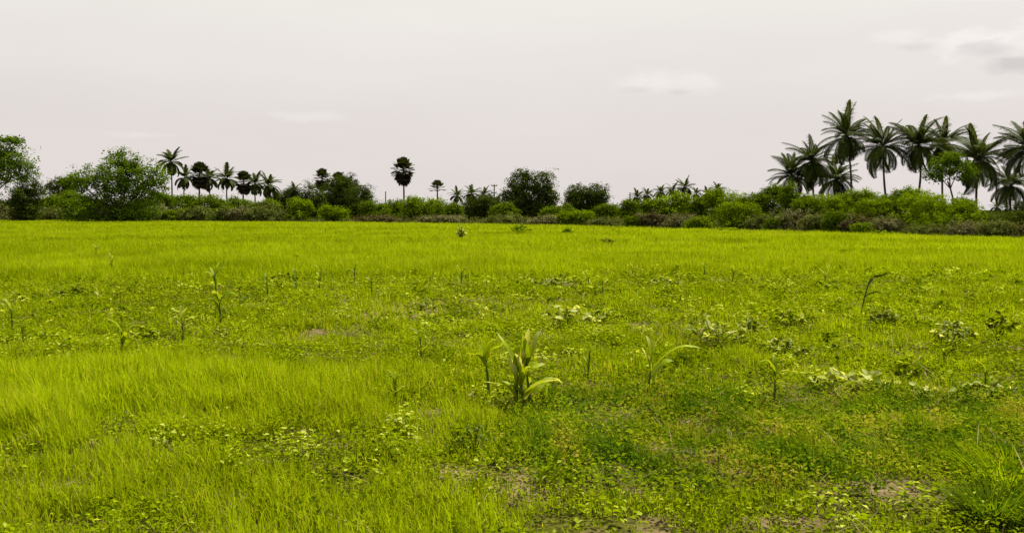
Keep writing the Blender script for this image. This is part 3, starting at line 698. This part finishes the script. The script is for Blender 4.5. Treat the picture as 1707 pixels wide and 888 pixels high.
palmyra(333, 286, 333, 165, 18, 'round headed fan palm in the left group of palms', 603, 36)
palmyra(406, 299, 407, 172, 16, 'second fan palm of the left group, beside a coconut palm', 604, 34)
palmyra(537, 294, 536, 160, 15, 'fan palm rising highest over the left of the middle clump', 605, 30)
palmyra(564, 300, 564, 164, 15, 'fan palm half sunk in the large dark tree of the middle clump', 606, 26, True)

# ------------------------------------------------------------------ poles
def pole(px, top_y, d, label, arms, seed):
    b = base_at(px, d); t = thing('utility_pole', b, label, 'utility pole', 'utility poles'); H = at(px, top_y, d)[2]
    m = MB(); tube(m, [(0, 0, -.2), (0, 0, H*.5), (0, 0, H)], [.2, .17, .13], 8); m.build('shaft', M['concrete'], t, True)
    for k in range(arms):
        m = MB(); z = H-.35-k*1.5; w = .62-.12*k
        tube(m, [(-w, -.2, z), (0, -.2, z+.001), (w, -.2, z)], .09, 4); m.build('crossarm', M['iron'], t)
        for sx in (-.9, 0, .9):
            m = MB(); tube(m, [(sx*w, -.2, z), (sx*w, -.2, z+.15), (sx*w, -.2, z+.3)], [.05, .09, .05], 6); m.build('insulator', M['concrete'], t, True)
pole(824, 307, 190, 'far utility pole with two crossarms showing above the low dark bushy tree', 2, 1)
pole(1050, 321, 200, 'thin plain utility pole in the gap left of the wide vine like bush', 0, 2)
pole(643, 319, 210, 'faint thin pole standing between the middle clump and the lone fan palm', 0, 3)

# ------------------------------------------------------------------ maize and tall stalks in the field
def arc(r0, az, L, e0, droop, n=9, pw=1.5):
    t = np.linspace(0, 1, n); ang = e0-droop*t**pw
    x = np.concatenate([[0], np.cumsum(np.cos(ang[:-1]))])*L/(n-1); z = np.concatenate([[0], np.cumsum(np.sin(ang[:-1]))])*L/(n-1)
    return r0+np.stack([x*math.cos(az), x*math.sin(az), z], 1)
def wprof(w, n=9): t = np.linspace(0, 1, n); return w*np.clip(.35+3.2*t, 0, 1)*np.sqrt(np.clip(1-t**2.2, 0, 1))+.001
def maize(px, pyb, pyt, label, seed, leaf_list=None, stalks=None, lean=(0, 0), green=.5, cat='maize plant', group='young maize plants scattered over the field', stalk_mat='stalk'):
    """px,pyb foot of the plant, pyt its top in the picture; sizes follow from the distance"""
    d = dist_of(pyb)*(.9 if pyb < 660 else .97); b = base_at(px, d); b[2] = ground_z(b[0], b[1]); r = rng(seed)
    H = at(px, pyt, d)[2]-b[2]; t = thing('maize_plant', b, label, cat, group)
    for k, (dx, dy, hh) in enumerate(stalks or [(0, 0, 1)]):
        h = H*hh*(.56 if leaf_list else .62); f = np.array([dx, dy, -.02])*H; tip = f+np.array([lean[0]*H+r.normal(0, .03)*H, lean[1]*H, h])
        tt = np.linspace(0, 1, 6)[:, None]; pts = f+tt*(tip-f)+np.sin(tt*3.14)*np.array([.015, 0, 0])*H
        m = MB(); tube(m, pts, np.linspace(.017, .008, 6)*H/.65, 6, .4+.3*r.random()); m.build('stalk', M[stalk_mat], t, True)
        ll = leaf_list[k] if leaf_list else None
        if ll is None:
            ll = []; n = r.integers(5, 8)
            for i in range(n):
                u = .25+.75*i/(n-1); ll.append((u, r.choice([0., math.pi])+r.normal(0, .6), r.uniform(.24, .42)*(1.1-.4*abs(u-.6)), R(r.uniform(58, 84)), R(r.uniform(30, 110)), green+r.normal(0, .15)))
        for (u, az, L, e0, dr, tn) in ll:
            o = pts[min(5, int(u*5))]*(1-(u*5) % 1)+pts[min(5, int(u*5)+1)]*((u*5) % 1)
            m = MB(); p = arc(o, az, L*H*(1.12 if pyb < 660 else 1.0), e0, dr); tw = np.linspace(0, 1, 9); p[:, 2] += .02*H*np.sin(tw*9+r.uniform(0, 6))*tw; p[:, 1] += .03*H*np.sin(tw*6+r.uniform(0, 6))*tw
            sd = np.array([-math.sin(az), math.cos(az), 0])+r.normal(0, .25, 3)
            strip(m, p, wprof((.15 if leaf_list else .10)*H*r.uniform(.75, 1.15))*(1+.12*r.normal(size=9)), sd, np.repeat(np.clip(tn-.1+.5*tw**3+r.normal(0, .08, 9), 0, 1), 3)); m.build('leaf', M['maize'], t, True)
    return t
Lf, Rt = math.pi, 0.
maize(868, 678, 543, 'largest young maize plant, three thick stalks with broad leaves in the centre foreground', 701, stalks=[(-.07, 0, .95), (.11, .05, 1.02), (.04, -.06, .62)], leaf_list=[
    [(.30, Lf+.2, .46, R(57), R(85), .75), (.55, Lf+.5, .42, R(81), R(22), .95), (.7, Rt+.3, .34, R(79), R(36), .45), (.85, Lf-.3, .55, R(75), R(36), .6), (1, Rt-.9, .30, R(86), R(18), .5), (.45, Rt-.2, .30, R(84), R(54), .4)],
    [(.3, Rt+.2, .48, R(54), R(94), .8), (.6, Lf+.4, .30, R(84), R(81), .85), (.72, Rt-.3, .30, R(71), R(117), .8), (.9, Rt+.3, .48, R(73), R(19), .75), (1., Rt-.8, .42, R(86), R(13), .9), (.95, Lf+.7, .38, R(86), R(10), .35)],
    [(.4, Rt-.3, .55, R(61), R(90), .85), (.7, Rt+.5, .36, R(84), R(27), .95), (1, Lf+.6, .40, R(86), R(22), .8), (.5, Lf-.4, .35, R(59), R(81), .6), (.9, Rt-.8, .3, R(79), R(45), .55)]])
maize(813, 640, 540, 'slim tall maize plant with a leafy top just left of the three stalked one', 702, leaf_list=[[(.8, Lf+.3, .34, R(61), R(63), .3), (.95, Rt+.2, .3, R(69), R(72), .6), (1, Rt-.4, .30, R(85), R(54), .5), (.9, Lf-.3, .26, R(79), R(45), .4)]])
maize(1077, 636, 562, 'maize plant with broad glowing leaves and one long leaf bent to the right', 703, lean=(.10, 0), leaf_list=[[(.75, Lf+.2, .42, R(81), R(27), .9), (.9, Rt+.2, .55, R(86), R(40), .85), (.85, Rt, .85, R(51), R(76), .6), (1, Lf-.5, .45, R(86), R(27), .75), (.55, Rt+.3, .5, R(59), R(63), .5)]])
MZ = [
 (700, 574, 536, 'small pale maize plant left of the slim tall one, with two leaves spread'),
 (980, 602, 563, 'small maize plant with narrow leaves between the two largest maize plants'),
 (195, 581, 516, 'upright maize plant on a thin dark stalk in the left middle of the field'),
 (363, 526, 466, 'maize plant on a thick dark stalk in the left half of the field'),
 (357, 478, 432, 'maize plant directly behind the dark stalked one in the left half'),
 (13, 540, 484, 'maize plant with an arched leaf near the left edge of the photo'),
 (31, 556, 518, 'short bright maize plant just in front of the one near the left edge'),
 (66, 550, 524, 'little dark maize plant right of the two near the left edge'),
 (160, 490, 474, 'tiny maize plant with one arched leaf behind the upright left one'),
 (222, 624, 588, 'short dark maize stalk in front of the upright left one'),
 (652, 640, 606, 'short thin maize stalk left of the centre foreground'),
 (768, 462, 434, 'small dark maize plant with spread leaves far out left of the field centre'),
 (618, 476, 444, 'dark leaning maize plant further left in the middle distance'),
 (590, 458, 430, 'small maize plant behind and left of the dark leaning one'),
 (530, 470, 430, 'pale maize plant in the cluster left of the dark leaning one'),
 (490, 474, 438, 'maize plant at the left of the middle distance cluster'),
 (443, 480, 446, 'small bright maize plant left of the middle distance cluster'),
 (300, 545, 500, 'arching narrow leaved maize plant before the dark stalked pair'),
 (982, 470, 446, 'little maize plant in the middle distance right of the field centre'),
 (1005, 476, 448, 'pale maize plant beside the little one right of the field centre'),
 (1055, 456, 432, 'thin maize stalk further right in the middle distance'),
 (1175, 452, 430, 'thin maize stalk in the middle distance near the right side'),
 (1222, 458, 432, 'second thin maize stalk right of it in the distant right half'),
 (1377, 460, 440, 'small maize plant in the distance left of the tall leaning grass stalk'),
 (1295, 645, 578, 'maize plant with a whitish stalk on the right, before the weeds'),
 (185, 442, 414, 'small dark maize plant far out in the left part of the field'),
 (158, 416, 400, 'thin dark stalk farthest out in the left part of the field'),
 (1420, 560, 534, 'short bent maize stalk with a hooked pale top below the leaning grass stalk'),
 (1650, 632, 590, 'narrow leaved maize tuft near the right edge of the photo'),
]
for i, (x, yb, yt, lab) in enumerate(MZ): maize(x, yb+3, yt, lab, 720+i, green=.35+.35*(i % 3)/2)
def reed():
    d = dist_of(533); b = base_at(1436, d); b[2] = ground_z(b[0], b[1]); s = d/F
    t = thing('grass_stalk', b, 'tall dark grass stalk leaning right with a long bent tip, right half', 'grass stalk')
    def P(x, y): q = at(x, y, d)-b; return q
    path = np.array([P(1435, 536), P(1437, 515), P(1441, 495), P(1446, 478), P(1453, 465), P(1458, 461)])
    m = MB(); tube(m, path, [.010, .010, .010, .011, .010, .006], 6, .2); m.build('stalk', M['stalk'], t, True)
    for pts, w in (((P(1446, 480), P(1451, 467), P(1459, 461), P(1470, 460), P(1480, 457), P(1491, 456)), .035), ((P(1442, 494), P(1449, 490), P(1456, 488), P(1464, 487), P(1472, 489)), .022), ((P(1445, 480), P(1449, 470), P(1455, 463), P(1459, 454)), .05), ((P(1444, 486), P(1448, 474), P(1456, 468), P(1464, 464)), .04)):
        pts = np.array(pts); n = len(pts); pts[:, 1] += np.linspace(0, .1, n)
        m = MB(); strip(m, pts, w*np.sqrt(np.clip(1-np.linspace(0, 1, n)**2, 0, 1))+.006, (0, -.5, 1), .1); m.build('leaf', M['stalk'], t, True)
reed()

# ------------------------------------------------------------------ broad leaved weeds
def weed(px, pyb, wpx, hpx, label, seed, leafpx=9, pale=.5, n=None, mat='weed'):
    d = dist_of(pyb); s = d/F; b = base_at(px, d); b[2] = ground_z(b[0], b[1]); r = rng(seed)
    W, H = wpx*s*.7, hpx*s*.88; t = thing('leafy_weed', b, label, 'weed', 'broad leaved weeds in the field')
    st = MB(); lf = MB(); k = 9
    for j in range(k):
        a = j*2.4+r.normal(0, .3); q = math.sqrt((j+.3)/k); e = np.array([math.cos(a)*W*q, math.sin(a)*W*q*.8, H*(1-.55*q*q)*r.uniform(.8, 1.1)])
        tt = np.linspace(0, 1, 6)[:, None]; pts = tt*e+np.sin(tt*3.14)*np.array([0, 0, .12])*H; pts[0, 2] = -.02
        tube(st, pts, np.linspace(.005, .002, 6)*max(1, d/9), 5, .4)
        m = (n or 17); u = r.uniform(.55, 1.15, m); P = np.stack([np.interp(u, tt[:, 0], pts[:, c]) for c in range(3)], 1)+r.normal(0, .05, (m, 3))*np.array([W, W, H])
        P[:, 2] = np.maximum(P[:, 2], .02)
        az = r.uniform(0, 6.28, m); dirv = np.stack([np.cos(az), np.sin(az), r.normal(-.1, .2, m)], 1)
        sz = leafpx*s*r.uniform(.6, 1.6, m)
        nr = np.stack([r.normal(0, .5, m), r.normal(-.15, .6, m), np.ones(m)], 1)
        # ovate leaf of six points folded on its midrib
        a_ = unit(dirv-unit(nr)*np.sum(dirv*unit(nr), 1, keepdims=True)); b_ = np.cross(unit(nr), a_); S = sz[:, None]; N_ = unit(nr)
        V = np.stack([P, P+a_*S*.28+b_*S*.32+N_*S*.1, P+a_*S*.68+b_*S*.26+N_*S*.06, P+a_*S-N_*S*.12, P+a_*S*.68-b_*S*.26+N_*S*.06, P+a_*S*.28-b_*S*.32+N_*S*.1], 1).reshape(-1, 3)
        i = np.arange(m)*6
        lf.add(V, [np.stack([i, i+1, i+2, i+3], 1), np.stack([i, i+3, i+4, i+5], 1)], np.repeat(np.clip(r.normal(min(pale, .72)+.08, .25, m), 0, 1), 6))
    st.build('stem', M[mat], t, True); lf.build('foliage', M[mat], t)
WD = [
 (945, 552, 80, 46, 9, .65, 'wide pale leaved weed in the middle of the field behind the large maize plant'),
 (1010, 540, 50, 28, 7, .6, 'low weed just right of the wide pale leaved one'),
 (1195, 580, 80, 64, 9, .62, 'tall bushy weed with many round pale leaves right of the bent leaf maize plant'),
 (1255, 560, 50, 36, 8, .55, 'smaller weed right behind the tall bushy round leaved one'),
 (1315, 548, 55, 40, 8, .55, 'spreading weed in the right middle of the field left of the leaning stalk'),
 (1310, 600, 60, 48, 9, .45, 'dark bushy weed behind the whitish maize stalk'),
 (1425, 655, 110, 42, 15, .95, 'largest weed with big whitish leaves in the right foreground'),
 (1515, 640, 50, 50, 9, .4, 'dark upright weed right of the one with big whitish leaves'),
 (1555, 668, 70, 30, 10, .7, 'low pale weed at the edge of the dark patch on the right'),
 (1592, 582, 60, 48, 9, .5, 'upright dark leaved weed in the right middle of the field'),
 (1672, 574, 44, 58, 9, .5, 'tall narrow weed near the right edge of the photo'),
 (1660, 668, 70, 34, 11, .65, 'pale weed near the right edge before the maize tuft'),
 (1475, 548, 46, 38, 8, .5, 'weed just right of the foot of the leaning grass stalk'),
 (570, 650, 60, 24, 8, .75, 'low pale weed left of the centre foreground'),
 (640, 716, 60, 30, 9, .8, 'pale leaved weed in the left centre foreground grass'),
 (700, 522, 60, 18, 6, .3, 'flat brownish weed over the bare spot left of the field centre'),
 (240, 570, 50, 26, 8, .55, 'weed beside the foot of the upright left maize plant'),
 (118, 498, 44, 24, 7, .2, 'dark green weed in the left field behind the short bright maize plants'),
 (365, 530, 40, 20, 7, .3, 'dark weed at the foot of the dark stalked maize plant'),
 (900, 668, 70, 30, 7, .4, 'low dark weed at the foot of the three stalked maize plant'),
 (1100, 690, 60, 24, 8, .2, 'dark green weed at the upper left of the mixed patch'),
 (790, 760, 60, 60, 6, .15, 'dark feathery weed in the foreground left of the mixed patch'),
 (480, 470, 60, 16, 6, .3, 'low dark weed under the middle distance maize cluster'),
 (920, 480, 70, 20, 6, .5, 'low weed right of centre beyond the wide pale leaved one'),
 (1110, 478, 60, 18, 6, .5, 'low weed in the distance behind the tall bushy round leaved one'),
 (1380, 486, 50, 22, 6, .5, 'low weed left of the tip of the leaning grass stalk'),
 (768, 400, 14, 32, 4, .8, 'slender yellow leaved shrublet at the far edge of the field left of centre'),
 (866, 391, 34, 24, 5, .5, 'small dark leaved shrublet at the far edge of the field below the two humped tree'),
 (946, 392, 18, 18, 4, .4, 'small shrublet at the far edge right of the dark leaved one'),
 (1014, 407, 22, 14, 5, .2, 'small dark forked weed far out right of the field centre'),
 (1112, 420, 44, 9, 4, .2, 'flat dark weed far out in the right part of the field'),
 (1155, 382, 30, 10, 5, .85, 'pale flowering shrublet at the field edge left of the low round bush'),
 (1215, 386, 34, 10, 5, .85, 'pale shrublet at the field edge before the low round bush'),
 (1470, 394, 40, 14, 5, .9, 'pale shrublet at the field edge before the grey dry bush'),
]
for i, (x, yb, w, h, lp, pale, lab) in enumerate(WD): weed(x, yb, w*(.8 if yb < 425 else 1), h*(.75 if yb < 425 else 1), lab, 800+i, lp*(.7 if yb < 425 else 1), pale, None, 'bush_light' if yb < 397 else ('cover' if i % 3 == 1 else 'weed'))

def tussock(px, pyb, label, mat, seed, n, h0, h1, rad, t0):
    d = dist_of(pyb); b = base_at(px, d); b[2] = ground_z(b[0], b[1]); r = rng(seed)
    t = thing('grass_tussock', b, label, 'grass tussock')
    m = MB(); a = r.uniform(0, 6.28, n); q = np.sqrt(r.random(n))*rad
    P = np.stack([np.cos(a)*q, np.sin(a)*q, 0*q-.02], 1)
    blades(m, P, r.uniform(h0, h1, n), r.uniform(.006, .011, n), a+r.normal(0, .4, n), r.uniform(.0, .6, n), r.uniform(.2, .9, n), 6, np.clip(r.normal(t0, .15, n), 0, .7))
    m.build('blade_clump', M[mat], t)
tussock(1676, 872, 'dark green grass tussock with arching blades in the bottom right corner', 'patch', 990, 560, .12, .27, .13, .2)
tussock(1694, 815, 'bright yellow green grass tuft just behind the dark tussock at the right edge', 'grass', 991, 520, .14, .30, .17, .6)
